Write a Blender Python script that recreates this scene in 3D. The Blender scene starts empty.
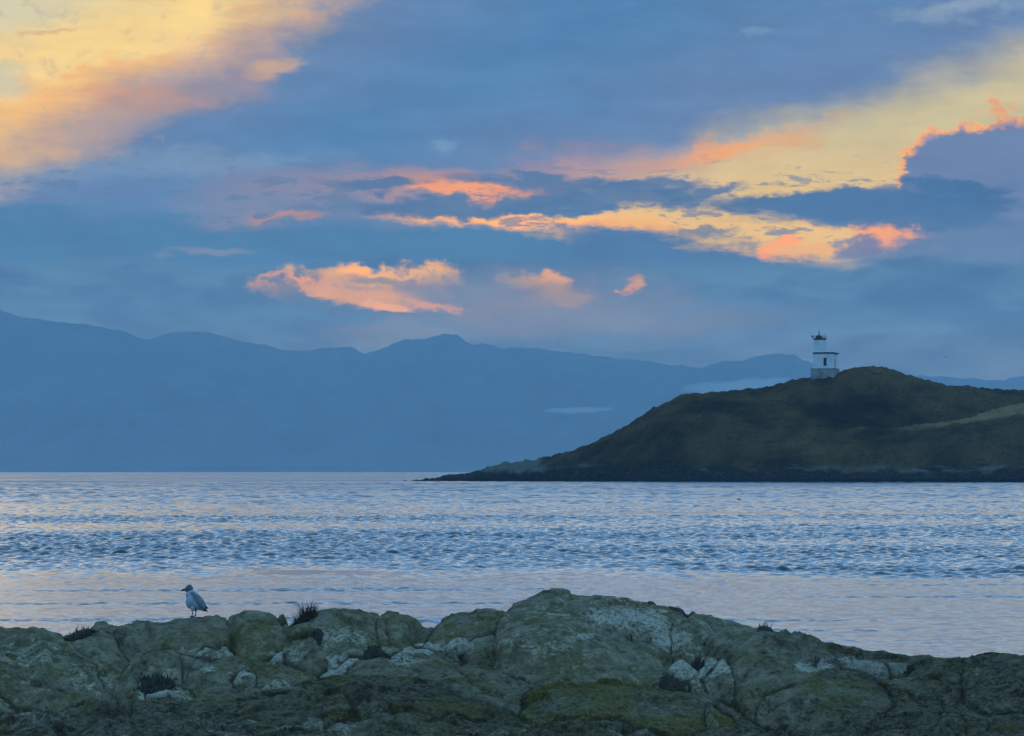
import bpy, bmesh, math, random
import numpy as np
from mathutils import Vector, Matrix, kdtree

random.seed(7)
rng = np.random.default_rng(11)
R = math.radians
SC = bpy.context.scene
COL = SC.collection

# ------------------------------------------------------------------ camera numbers
F = 3840.0          # focal length in picture pixels (135 mm on a 36 mm sensor)
HZ = 470.5          # picture row of the horizon
CAM = 2.8           # eye height above the sea


def srgb(r, g, b):
    def f(c):
        c /= 255.0
        return c / 12.92 if c <= 0.04045 else ((c + 0.055) / 1.055) ** 2.4
    return (f(r), f(g), f(b))


# ------------------------------------------------------------------ numpy noise
_perm = rng.permutation(256)
_perm = np.concatenate([_perm, _perm])
_ang = rng.uniform(0, 2 * np.pi, 256)
_gx, _gy = np.cos(_ang), np.sin(_ang)


def perlin(x, y, seed=0):
    x = np.asarray(x, float) + seed * 17.31
    y = np.asarray(y, float) + seed * 9.77
    xi = np.floor(x).astype(int); yi = np.floor(y).astype(int)
    xf = x - xi; yf = y - yi
    u = xf * xf * xf * (xf * (xf * 6 - 15) + 10)
    v = yf * yf * yf * (yf * (yf * 6 - 15) + 10)

    def g(ix, iy, dx, dy):
        h = _perm[(_perm[ix & 255] + iy) & 255]
        return _gx[h] * dx + _gy[h] * dy
    a = g(xi, yi, xf, yf); b = g(xi + 1, yi, xf - 1, yf)
    c = g(xi, yi + 1, xf, yf - 1); d = g(xi + 1, yi + 1, xf - 1, yf - 1)
    return (a + u * (b - a)) * (1 - v) + (c + u * (d - c)) * v


def fbm(x, y, octv=4, gain=0.5, seed=0):
    s = 0; a = 1.0; f = 1.0
    for i in range(octv):
        s = s + a * perlin(x * f, y * f, seed + i * 3)
        a *= gain; f *= 2.03
    return s


_cj = rng.uniform(.1, .9, (256, 2)); _ct = rng.uniform(-1, 1, (256, 3))


def facets(x, y, seed=0):
    """broken rock: every cell of a jittered mosaic is a plane with its own tilt and height"""
    xi = np.floor(x).astype(int); yi = np.floor(y).astype(int)
    best = np.full(x.shape, 1e9); out = np.zeros(x.shape)
    for a in (-1, 0, 1):
        for b in (-1, 0, 1):
            h = _perm[(_perm[(xi + a + seed * 13) & 255] + yi + b) & 255]
            dx = x - (xi + a + _cj[h, 0]); dy = y - (yi + b + _cj[h, 1])
            d = dx * dx + dy * dy
            m_ = d < best
            best = np.where(m_, d, best)
            out = np.where(m_, _ct[h, 0] * dx + _ct[h, 1] * dy + .35 * _ct[h, 2], out)
    return out


def sstep(a, b, x):
    t = np.clip((x - a) / (b - a), 0, 1)
    return t * t * (3 - 2 * t)


# ------------------------------------------------------------------ object helpers
def tag(o, label=None, cat=None, group=None, kind=None):
    if label: o['label'] = label
    if cat: o['category'] = cat
    if group: o['group'] = group
    if kind: o['kind'] = kind
    return o


def link(name, me, mats, parent=None, smooth=True):
    o = bpy.data.objects.new(name, me)
    COL.objects.link(o)
    if mats is not None:
        for m in (mats if isinstance(mats, (list, tuple)) else [mats]):
            me.materials.append(m)
    if parent: o.parent = parent
    if smooth:
        me.polygons.foreach_set('use_smooth', [True] * len(me.polygons))
    return o


def from_bm(name, bm, mats, parent=None, smooth=False):
    me = bpy.data.meshes.new(name)
    bm.to_mesh(me); bm.free()
    return link(name, me, mats, parent, smooth)


def grid_mesh(name, X, Y, Z, mats, attrs=None, parent=None):
    n, m = X.shape
    me = bpy.data.meshes.new(name)
    co = np.stack([X, Y, Z], -1).reshape(-1, 3).astype(np.float32)
    idx = np.arange(n * m).reshape(n, m)
    q = np.stack([idx[:-1, :-1], idx[:-1, 1:], idx[1:, 1:], idx[1:, :-1]], -1).reshape(-1, 4)
    me.vertices.add(len(co)); me.vertices.foreach_set('co', co.ravel())
    me.loops.add(q.size); me.loops.foreach_set('vertex_index', q.ravel().astype(np.int32))
    me.polygons.add(len(q))
    me.polygons.foreach_set('loop_start', (np.arange(len(q)) * 4).astype(np.int32))
    me.update(calc_edges=True)
    if attrs:
        for k, a in attrs.items():
            at = me.attributes.new(k, 'FLOAT', 'POINT')
            at.data.foreach_set('value', np.asarray(a, np.float32).ravel())
    return link(name, me, mats, parent, True)


def empty(name, loc, rz=0):
    o = bpy.data.objects.new(name, None); COL.objects.link(o)
    o.location = loc; o.rotation_euler = (0, 0, rz); o.empty_display_size = 0.2
    return o


def bx(bm, cx, cy, cz, sx, sy, sz, bevel=0.0):
    r = bmesh.ops.create_cube(bm, size=1.0)
    bmesh.ops.scale(bm, vec=(sx, sy, sz), verts=r['verts'])
    bmesh.ops.translate(bm, vec=(cx, cy, cz), verts=r['verts'])
    if bevel:
        es = list({e for v in r['verts'] for e in v.link_edges})
        bmesh.ops.bevel(bm, geom=es, offset=bevel, segments=2, affect='EDGES')


def prism(bm, cx, cy, z0, z1, r0, r1, n=8, rot=0.0):
    """n-sided closed frustum, radius measured to the flats"""
    k = 1 / math.cos(math.pi / n)
    a = [rot + 2 * math.pi * (i + 0.5) / n for i in range(n)]
    lo = [bm.verts.new((cx + r0 * k * math.cos(t), cy + r0 * k * math.sin(t), z0)) for t in a]
    hi = [bm.verts.new((cx + r1 * k * math.cos(t), cy + r1 * k * math.sin(t), z1)) for t in a]
    for i in range(n):
        j = (i + 1) % n
        bm.faces.new((lo[i], lo[j], hi[j], hi[i]))
    bm.faces.new(hi); bm.faces.new(lo[::-1])


def tube(bm, pts, rad, n=8):
    rings = []
    for i, p in enumerate(pts):
        p = Vector(p)
        d = (Vector(pts[min(i + 1, len(pts) - 1)]) - Vector(pts[max(i - 1, 0)])).normalized()
        a = d.orthogonal().normalized(); b = d.cross(a)
        r = rad[i] if isinstance(rad, (list, tuple)) else rad
        rings.append([bm.verts.new(p + a * r * math.cos(2 * math.pi * k / n) + b * r * math.sin(2 * math.pi * k / n)) for k in range(n)])
    for A, B in zip(rings, rings[1:]):
        for k in range(n):
            bm.faces.new((A[k], A[(k + 1) % n], B[(k + 1) % n], B[k]))
    bm.faces.new(rings[0][::-1]); bm.faces.new(rings[-1])


# ------------------------------------------------------------------ material helpers
class NT:
    def __init__(s, tree):
        s.t = tree; s.n = tree.nodes; s.l = tree.links

    def new(s, typ, **kw):
        nd = s.n.new(typ)
        for k, v in kw.items(): setattr(nd, k, v)
        return nd

    def put(s, sock, v):
        if v is None: return
        if hasattr(v, 'is_output'): s.l.new(v, sock)
        elif isinstance(v, (tuple, list)) and len(v) == 3 and sock.type == 'RGBA': sock.default_value = (*v, 1)
        else: sock.default_value = v

    def math(s, op, a, b=None, c=None, clamp=False):
        nd = s.new('ShaderNodeMath', operation=op, use_clamp=clamp)
        s.put(nd.inputs[0], a); s.put(nd.inputs[1], b)
        if c is not None: s.put(nd.inputs[2], c)
        return nd.outputs[0]

    def vmath(s, op, a, b=None):
        nd = s.new('ShaderNodeVectorMath', operation=op)
        s.put(nd.inputs[0], a)
        if b is not None: s.put(nd.inputs[1], b)
        return nd.outputs['Value'] if op in ('LENGTH', 'DOT_PRODUCT') else nd.outputs['Vector']

    def ramp(s, x, a, b, lo=0.0, hi=1.0):
        nd = s.new('ShaderNodeMapRange', interpolation_type='SMOOTHSTEP')
        s.put(nd.inputs['Value'], x)
        for k, v in (('From Min', a), ('From Max', b), ('To Min', lo), ('To Max', hi)): s.put(nd.inputs[k], v)
        return nd.outputs['Result']

    def mix(s, f, a, b, mode='MIX'):
        nd = s.new('ShaderNodeMix', data_type='RGBA', blend_type=mode)
        s.put(nd.inputs['Factor'], f); s.put(nd.inputs['A'] if False else nd.inputs[6], a); s.put(nd.inputs[7], b)
        return nd.outputs[2]

    def noise(s, vec, scale, detail=4, rough=0.55, dist=0.0):
        nd = s.new('ShaderNodeTexNoise')
        s.put(nd.inputs['Vector'], vec); nd.inputs['Scale'].default_value = scale
        nd.inputs['Detail'].default_value = detail; nd.inputs['Roughness'].default_value = rough
        nd.inputs['Distortion'].default_value = dist
        return nd.outputs['Fac']

    def attr(s, name):
        return s.new('ShaderNodeAttribute', attribute_name=name).outputs['Fac']

    def scaled(s, vec, sc):
        return s.vmath('MULTIPLY', vec, sc)


def material(name):
    m = bpy.data.materials.new(name); m.use_nodes = True
    nt = NT(m.node_tree)
    p = nt.n['Principled BSDF']
    return m, nt, p


def simple_mat(name, col, rough=0.7, nscale=3.0, var=0.25, metal=0.0, bump=0.0):
    m, nt, p = material(name)
    pos = nt.new('ShaderNodeNewGeometry').outputs['Position']
    n = nt.noise(pos, nscale, 5, 0.6)
    dark = tuple(c * (1 - var) for c in col); light = tuple(min(1, c * (1 + var)) for c in col)
    nt.put(p.inputs['Base Color'], nt.mix(nt.ramp(n, 0.3, 0.7), dark, light))
    p.inputs['Roughness'].default_value = rough; p.inputs['Metallic'].default_value = metal
    if bump:
        b = nt.new('ShaderNodeBump'); b.inputs['Distance'].default_value = bump
        nt.put(b.inputs['Height'], n); nt.put(p.inputs['Normal'], b.outputs[0])
    return m


# ------------------------------------------------------------------ air
BOX_TOP, BOX_FAR = 398.0, 9700.0
DENS = 0.78e-4
HAZE_COL = (0.55, 0.80, 1.0)
HAZE_S = (0.13, 0.26, 0.48)       # light the air scatters toward the eye (measured from renders)


def clear_air(px, py, rgb, gain=1.0):
    """sky colour behind the air so that it reads as rgb through it"""
    c = srgb(*rgb)
    v = max((HZ - py) / F, 1e-3)
    L = min(BOX_FAR, BOX_TOP / v)
    out = []
    for i in range(3):
        T = math.exp(-DENS * HAZE_COL[i] * L)
        out.append(max((c[i] * gain - (1 - T) * HAZE_S[i]) / T, c[i] * 0.15))
    return tuple(10 * k for k in out)        # the background strength is 0.1


# ------------------------------------------------------------------ world: dusk sky with clouds
SUN_AZ, SUN_EL = -17.0, 4.0


def build_world():
    w = bpy.data.worlds.new('World'); SC.world = w; w.use_nodes = True
    nt = NT(w.node_tree)
    bg = nt.n['Background']; bg.inputs['Strength'].default_value = 0.1
    d = nt.new('ShaderNodeTexCoord').outputs['Generated']
    sp = nt.new('ShaderNodeSeparateXYZ'); nt.l.new(d, sp.inputs[0])
    x, y, z = sp.outputs
    az = nt.math('ARCTAN2', x, y)
    hyp = nt.math('SQRT', nt.math('ADD', nt.math('MULTIPLY', x, x), nt.math('MULTIPLY', y, y)))
    el = nt.math('DIVIDE', z, nt.math('MAXIMUM', hyp, 0.02))
    u = nt.math('MULTIPLY', az, F / 100); v = nt.math('MULTIPLY', el, F / 100)
    cb = nt.new('ShaderNodeCombineXYZ'); nt.l.new(u, cb.inputs[0]); nt.l.new(v, cb.inputs[1])
    P = cb.outputs[0]
    P0 = P

    def cn(sx, sy, det, rough, off=0.0, dist=0.0):
        q = nt.vmath('ADD', nt.scaled(P0, (sx, sy, 1)), (off, off * 0.37, off))
        return nt.math('SUBTRACT', nt.noise(q, 1.0, det, rough, dist), 0.5)
    nBig = cn(0.35, 0.8, 4, 0.5)
    nStr = cn(0.9, 3.2, 6, 0.62, 5.3, 0.4)
    nPuf = cn(3.4, 4.2, 7, 0.64, 9.1, 0.2)
    nFine = cn(1.9, 8.0, 6, 0.68, 3.7, 0.3)
    wv = nt.new('ShaderNodeCombineXYZ')
    nt.l.new(nt.math('MULTIPLY_ADD', cn(.7, 2.4, 6, .62, 13.1), 1.5, u), wv.inputs[0])
    nt.l.new(nt.math('MULTIPLY_ADD', nPuf, .26, nt.math('MULTIPLY_ADD', cn(.75, 2.2, 5, .6, 21.3), .42, v)), wv.inputs[1])
    P = wv.outputs[0]

    sky = nt.new('ShaderNodeTexSky', sky_type='NISHITA', sun_disc=False)
    sky.sun_elevation = R(SUN_EL); sky.sun_rotation = R(SUN_AZ) % (2 * math.pi)
    sky.air_density = 1.2; sky.dust_density = 2.0; sky.ozone_density = 3.0

    # base: clear cream band near the sunset, blue dusk higher up and round the back
    cream_lo = clear_air(640, 240, (232, 190, 138)); cream_hi = clear_air(900, 100, (202, 190, 154))
    cream_top = tuple(16 * c for c in srgb(224, 216, 194))
    base = nt.mix(nt.ramp(v, 2.2, 3.6), cream_lo, cream_hi)
    base = nt.mix(nt.ramp(v, 4.6, 5.2), base, cream_top)
    upper = nt.mix(nt.ramp(nBig, -0.15, 0.2), tuple(15 * c for c in srgb(112, 176, 232)), tuple(15 * c for c in srgb(132, 188, 236)))
    upper = nt.mix(0.25, upper, nt.mix(1.0, sky.outputs['Color'], (1.2, 1.6, 2.2), 'MULTIPLY'))
    base = nt.mix(nt.ramp(nt.math('ADD', v, nt.math('MULTIPLY', nBig, 2.5)), 5.3, 6.6), base, upper)
    glow = nt.math('MULTIPLY', nt.ramp(v, 4.7, 6.0), nt.ramp(v, 30.0, 10.0))
    glow = nt.math('MULTIPLY', glow, nt.ramp(nt.math('ABSOLUTE', u), 26.0, 9.0))
    base = nt.mix(nt.math('MULTIPLY', glow, .8), base, nt.mix(nt.ramp(v, 5.5, 7.0), (31.0, 28.0, 19.0), (3.4, 7.8, 13.8)))
    # away from the sunset (sides and back): blue all the way down
    side = nt.math('ABSOLUTE', u)
    base = nt.mix(nt.ramp(side, 16.0, 34.0), base, upper)
    col = [base]

    def over(fac, c):
        col[0] = nt.mix(fac, col[0], c)

    def blob(px, py, rx, ry, rot, rgb, nz=None, amp=0.6, edge=0.35, op=1.0, gain=1.0):
        if rgb[0] > 200 and rgb[2] < 160: rgb = (rgb[0], rgb[1] * .995, rgb[2] * .95)
        c_, s_ = math.cos(R(rot)), math.sin(R(rot))
        ox, oy = (px - 512) / 100, (HZ - py) / 100
        va, vb = (c_ * 100 / rx, s_ * 100 / rx, 0), (-s_ * 100 / ry, c_ * 100 / ry, 0)
        a = nt.math('ADD', nt.vmath('DOT_PRODUCT', P, va), -(ox * va[0] + oy * va[1]))
        b = nt.math('ADD', nt.vmath('DOT_PRODUCT', P, vb), -(ox * vb[0] + oy * vb[1]))
        ln = nt.math('SQRT', nt.math('MULTIPLY_ADD', a, a, nt.math('MULTIPLY', b, b)))
        if nz is not None:
            ln = nt.math('MULTIPLY_ADD', nz, amp * 7.2, ln); edge = edge * 1.05
        over(nt.ramp(ln, 1 + edge, 1 - edge, 0.0, op), clear_air(px, py, rgb, gain))

    def side_of(p0, p1, nz, amp, edge):
        """positive below/right of the line p0->p1 in sky units; returns smooth 0..1"""
        ax, ay = (p0[0] - 512) / 100, (HZ - p0[1]) / 100
        bx_, by = (p1[0] - 512) / 100, (HZ - p1[1]) / 100
        L = math.hypot(bx_ - ax, by - ay)
        nx, ny = (by - ay) / L, -(bx_ - ax) / L
        dd = nt.math('ADD', nt.vmath('DOT_PRODUCT', P, (nx, ny, 0)), -(ax * nx + ay * ny))
        dd = nt.math('MULTIPLY_ADD', nz, amp * 7, dd)
        return dd, nt.ramp(dd, -edge, edge)

    # --- upper left sunlit cloud
    blob(90, 60, 330, 100, 18, (238, 204, 150), nBig, 0.25, 0.5, 0.95)
    blob(110, 60, 180, 46, 15, (248, 216, 156), nPuf, 0.16, 0.7, 0.85, 1.0)
    blob(200, 55, 60, 20, 25, (255, 226, 160), nPuf, 0.3, 0.7, 0.8, 1.08)
    blob(60, 95, 90, 16, 12, (250, 206, 146), nPuf, 0.3, 0.6, 0.7)
    blob(10, 14, 130, 34, 10, (208, 204, 176), nBig, 0.25, 0.6, 0.85)
    blob(-6, 85, 40, 16, 0, (196, 196, 176), nPuf, 0.2, 0.6, 0.8)
    blob(50, 38, 34, 3, 4, (214, 180, 140), nFine, 0.3, 0.6, 0.7)
    # --- big slate-blue deck, a diagonal band from lower left to upper right
    d1, f1 = side_of((0, 176), (318, -4), nPuf, 0.12, 0.48)
    blob(245, 40, 150, 22, 24, (244, 186, 130), nPuf, 0.25, 0.7, 0.8)
    blob(110, 98, 110, 20, 8, (238, 176, 128), nPuf, 0.3, 0.7, 0.75)
    blob(30, 135, 110, 30, 22, (234, 186, 138), nPuf, 0.25, 0.7, 0.75)
    d2, f2 = side_of((1060, 34), (600, 186), nBig, 0.12, 0.36)
    d2b, f2b = side_of((690, 140), (330, 196), nStr, 0.10, 0.30)
    deck = nt.math('MULTIPLY', f1, nt.math('MAXIMUM', f2, nt.math('MULTIPLY', f2b, nt.ramp(u, 1.9, 1.2))))
    deck = nt.math('MULTIPLY', deck, nt.ramp(v, 5.4, 4.75))
    deck_c = nt.mix(nt.ramp(nt.math('MULTIPLY_ADD', nBig, 1.0, nt.math('MINIMUM', d1, d2)), 0.1, 1.7),
                    clear_air(300, 150, (104, 133, 175)), clear_air(520, 60, (84, 131, 178)))
    deck_c = nt.mix(nt.ramp(nStr, -0.12, 0.2), deck_c, nt.mix(0.12, deck_c, clear_air(400, 90, (104, 146, 186))))
    over(deck, deck_c)
    # --- lit edges on the deck
    blob(250, 56, 36, 30, 35, (176, 150, 154), nPuf, 0.3, 0.7, 0.5)
    blob(140, 100, 60, 14, 5, (196, 150, 140), nPuf, 0.3, 0.6, 0.55)
    blob(120, 122, 110, 16, 18, (178, 152, 152), nStr, 0.3, 0.8, 0.5)
    blob(280, 68, 30, 9, 10, (224, 180, 142), nFine, 0.25, 0.7, 0.6)
    blob(716, 152, 64, 10, 9, (238, 164, 116), nStr, 0.25, 0.7, 0.9, 1.0)
    blob(790, 140, 40, 14, 14, (222, 170, 132), nStr, 0.3, 0.6, 0.6)
    blob(470, 188, 80, 13, -3, (228, 152, 120), nStr, 0.35, 0.8, 0.85)
    blob(390, 190, 170, 20, -2, (158, 144, 162), nStr, 0.35, 0.9, 0.55)
    blob(600, 172, 90, 20, 6, (196, 150, 150), nStr, 0.3, 0.8, 0.6)
    blob(195, 164, 105, 12, 2, (122, 152, 184), nFine, 0.35, 0.6, 0.75)
    blob(960, 13, 62, 8, 4, (146, 166, 190), nFine, 0.3, 0.7, 0.7)
    blob(748, 36, 24, 5, 0, (122, 158, 190), nFine, 0.3, 0.6, 0.6)
    blob(448, 146, 16, 5, 0, (122, 158, 190), nFine, 0.3, 0.6, 0.6)
    # --- bright slot and small dark streak clouds in front of it
    blob(525, 222, 112, 9, -2, (255, 180, 104), nStr, 0.25, 0.4, 1.0, 1.12)
    blob(480, 194, 62, 6, -4, (246, 160, 112), nFine, 0.25, 0.5, 0.85, 1.05)
    blob(285, 217, 34, 4, 2, (206, 146, 128), nFine, 0.35, 0.7, 0.75)
    blob(230, 212, 60, 16, 0, (140, 142, 166), nStr, 0.3, 0.7, 0.5)
    for b in ((552, 184, 80, 9, -3), (610, 200, 120, 11, 0), (470, 207, 150, 8, 1), (720, 190, 36, 7, 10), (378, 187, 38, 7, -3), (650, 188, 60, 8, 6), (560, 209, 60, 5, 0)):
        blob(*b, (86, 122, 164), nFine, 0.3, 0.4, 0.92)
    blob(620, 236, 45, 10, 0, (196, 160, 140), nFine, 0.3, 0.6, 0.5)
    blob(700, 234, 28, 4, 3, (120, 134, 160), nFine, 0.35, 0.5, 0.85)
    blob(775, 222, 35, 5, 0, (150, 148, 156), nFine, 0.35, 0.6, 0.7)
    # thin shreds of low cloud drawn across the glow
    shred = nt.math('MULTIPLY', nt.ramp(nFine, .035, .11), nt.math('MULTIPLY', nt.ramp(v, 1.9, 2.3), nt.ramp(v, 3.3, 2.8)))
    over(nt.math('MULTIPLY', shred, .75), clear_air(560, 205, (96, 126, 164)))
    shred2 = nt.math('MULTIPLY', nt.ramp(nPuf, .05, .16), nt.math('MULTIPLY', nt.ramp(u, -2.2, -3.4), nt.ramp(v, 2.9, 3.5)))
    over(nt.math('MULTIPLY', shred2, .30), clear_air(120, 90, (176, 160, 156)))
    # --- towering cloud on the right with a lit rim
    rim = (250, 172, 108)
    lumps = [(1018, 166, 62, 54), (945, 180, 44, 46), (913, 182, 17, 34), (1040, 230, 140, 62), (984, 160, 38, 34), (950, 156, 22, 20)]
    for b in lumps:
        blob(b[0] - 1, b[1] - 1, b[2] + 1, b[3] + 1, 0, rim, nPuf, 0.09, 0.07, 0.95, 1.05)
    for b in lumps:
        blob(b[0] + 3, b[1] + 5, b[2], b[3] + 1, 0, (108, 132, 172), nPuf, 0.10, 0.2, 1.0)
    # --- long dark lens clouds
    blob(850, 206, 150, 15, 1, (78, 118, 162), nFine, 0.16, 0.25, 0.96)
    blob(880, 214, 110, 17, -2, (82, 122, 166), nStr, 0.16, 0.3, 0.95)
    blob(948, 188, 50, 9, -2, (76, 116, 162), nFine, 0.15, 0.3, 0.95)
    # --- lower deck
    over(nt.math('MULTIPLY', side_of((-100, 214), (600, 232), nStr, 0.07, 0.10)[1], nt.ramp(u, 2.6, 0.9)), clear_air(200, 240, (82, 128, 170)))
    over(nt.math('MULTIPLY', side_of((560, 222), (800, 254), nFine, 0.06, 0.09)[1], nt.math('MULTIPLY', nt.ramp(u, 3.6, 2.5), nt.ramp(u, .2, .9))), clear_air(600, 260, (84, 124, 168)))
    blob(980, 260, 130, 32, 0, (102, 132, 172), nPuf, 0.12, 0.35, 0.97)
    blob(874, 240, 34, 10, 4, (250, 166, 110), nPuf, 0.36, 0.5, 0.92, 1.05)
    blob(852, 251, 34, 13, 0, (118, 130, 166), nPuf, 0.18, 0.3, 0.95)
    blob(773, 249, 13, 7, 0, (250, 164, 110), nPuf, 0.26, 0.4, 0.92, 1.05)
    blob(798, 256, 24, 5, 0, (240, 180, 124), nFine, 0.25, 0.5, 0.8)
    low = nt.mix(nt.ramp(nStr, -0.18, 0.2), clear_air(500, 290, (80, 122, 166)), clear_air(500, 290, (94, 134, 172)))
    over(nt.ramp(nt.math('MULTIPLY_ADD', nStr, 0.5, v), 2.2, 2.02), low)
    pale = nt.mix(nt.ramp(nStr, -0.15, 0.2), clear_air(650, 335, (92, 127, 166)), clear_air(650, 335, (108, 135, 168)))
    over(nt.ramp(nt.math('MULTIPLY_ADD', nStr, 0.9, v), 1.75, 1.1, 0.0, 0.75), pale)
    # --- glowing break in the lower deck
    blob(362, 296, 66, 11, -2, (230, 168, 126), nPuf, 0.32, 0.6, 0.9)
    blob(388, 276, 56, 10, -3, (236, 176, 126), nPuf, 0.36, 0.6, 0.92, 1.05)
    blob(372, 271, 18, 7, -10, (255, 176, 112), nPuf, 0.25, 0.5, 0.9, 1.05)
    blob(318, 288, 20, 6, -5, (246, 168, 116), nPuf, 0.3, 0.5, 0.9)
    blob(378, 308, 24, 5, 0, (255, 178, 112), nFine, 0.25, 0.5, 0.9, 1.05)
    blob(436, 303, 24, 5, 3, (246, 168, 116), nFine, 0.25, 0.5, 0.85)
    blob(400, 281, 24, 5, -8, (132, 140, 160), nFine, 0.3, 0.5, 0.8)
    blob(446, 319, 46, 9, 6, (94, 132, 170), nFine, 0.3, 0.4, 0.95)
    blob(318, 304, 24, 14, -20, (92, 128, 168), nPuf, 0.3, 0.3, 0.95)
    blob(432, 288, 26, 8, -5, (118, 136, 166), nPuf, 0.4, 0.5, 0.8)
    blob(540, 287, 28, 6, 0, (204, 160, 140), nPuf, 0.5, 0.8, 0.8)
    blob(548, 283, 16, 4, 0, (246, 172, 124), nPuf, 0.4, 0.6, 0.8)
    blob(548, 297, 28, 6, 0, (190, 152, 146), nFine, 0.3, 0.6, 0.6)
    blob(624, 291, 6, 3.2, 4, (226, 158, 130), nPuf, 0.4, 0.8, 0.8)
    blob(500, 293, 150, 16, 0, (150, 144, 160), nStr, 0.35, 0.7, 0.4)
    blob(560, 318, 170, 18, 0, (146, 146, 164), nStr, 0.35, 0.7, 0.45)
    blob(400, 335, 60, 12, 0, (140, 148, 168), nStr, 0.3, 0.7, 0.45)
    blob(215, 256, 40, 5, 0, (140, 148, 168), nFine, 0.35, 0.6, 0.5)
    tex = nt.math('MULTIPLY_ADD', nStr, .55, nt.math('MULTIPLY', nFine, .45))
    tx_ = nt.ramp(tex, -.14, .14, .93, 1.07)
    cx_ = nt.new('ShaderNodeCombineColor')
    for k_ in range(3): nt.l.new(tx_, cx_.inputs[k_])
    col[0] = nt.mix(1.0, col[0], cx_.outputs[0], 'MULTIPLY')
    # the sky below the horizon line
    over(nt.ramp(v, -0.05, -0.6), tuple(10 * c for c in srgb(60, 95, 130)))
    nt.put(bg.inputs['Color'], col[0])
    w.cycles.sampling_method = 'MANUAL'; w.cycles.sample_map_resolution = 1024


build_world()

sun = bpy.data.lights.new('sun', 'SUN'); sun.energy = 0.04; sun.angle = R(20); sun.color = (1.0, 0.62, 0.36)
so = bpy.data.objects.new('sun', sun); COL.objects.link(so)
sd = Vector((math.sin(R(SUN_AZ)) * math.cos(R(SUN_EL)), math.cos(R(SUN_AZ)) * math.cos(R(SUN_EL)), math.sin(R(SUN_EL))))
so.rotation_euler = sd.to_track_quat('Z', 'Y').to_euler()

# haze: one closed box of even, pale blue air round everything
m = bpy.data.materials.new('haze_air'); m.use_nodes = True
nt = NT(m.node_tree); nt.n.remove(nt.n['Principled BSDF'])
pv = nt.new('ShaderNodeVolumePrincipled')
pv.inputs['Color'].default_value = (*HAZE_COL, 1); pv.inputs['Density'].default_value = DENS
pv.inputs['Absorption Color'].default_value = (1, 1, 1, 1)
nt.l.new(pv.outputs[0], nt.n['Material Output'].inputs['Volume'])
HAZE_MAT = m
bm = bmesh.new()
bx(bm, 0, (BOX_FAR - 2100) / 2, (BOX_TOP - 5) / 2, 12600, BOX_FAR + 2100, BOX_TOP + 5)
tag(from_bm('haze', bm, m), kind='stuff')


# ------------------------------------------------------------------ ridge-lump height fields
def lump_z(px, y, crest, d, foot, p=2.2, back=2.0, fall=0.03, wp=0.0):
    """a rounded slab: crest traced along px at distance d, front face reaching row foot[0] at distance foot[1]"""
    d = d if not callable(d) else d(px)
    df = foot[1] if not callable(foot[1]) else foot[1](px)
    xs = [c[0] for c in crest]; ys = [c[1] for c in crest]
    pq = px + wp
    row = np.interp(pq, xs, ys)
    zc = CAM - (row - HZ) * d / F
    out = np.maximum(xs[0] - pq, 0) + np.maximum(pq - xs[-1], 0)
    zf = CAM - (np.maximum(foot[0], row + 6) - HZ) * df / F
    t = (d - y) / (d - df)
    tf = np.clip(t, 0, 3)
    tb = np.clip((y - d) / back, 0, 6)
    return zc - np.maximum(zc - zf, .10) * tf ** p - 0.45 * tb ** 2 * np.minimum(back, 1.0) - fall * out


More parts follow.
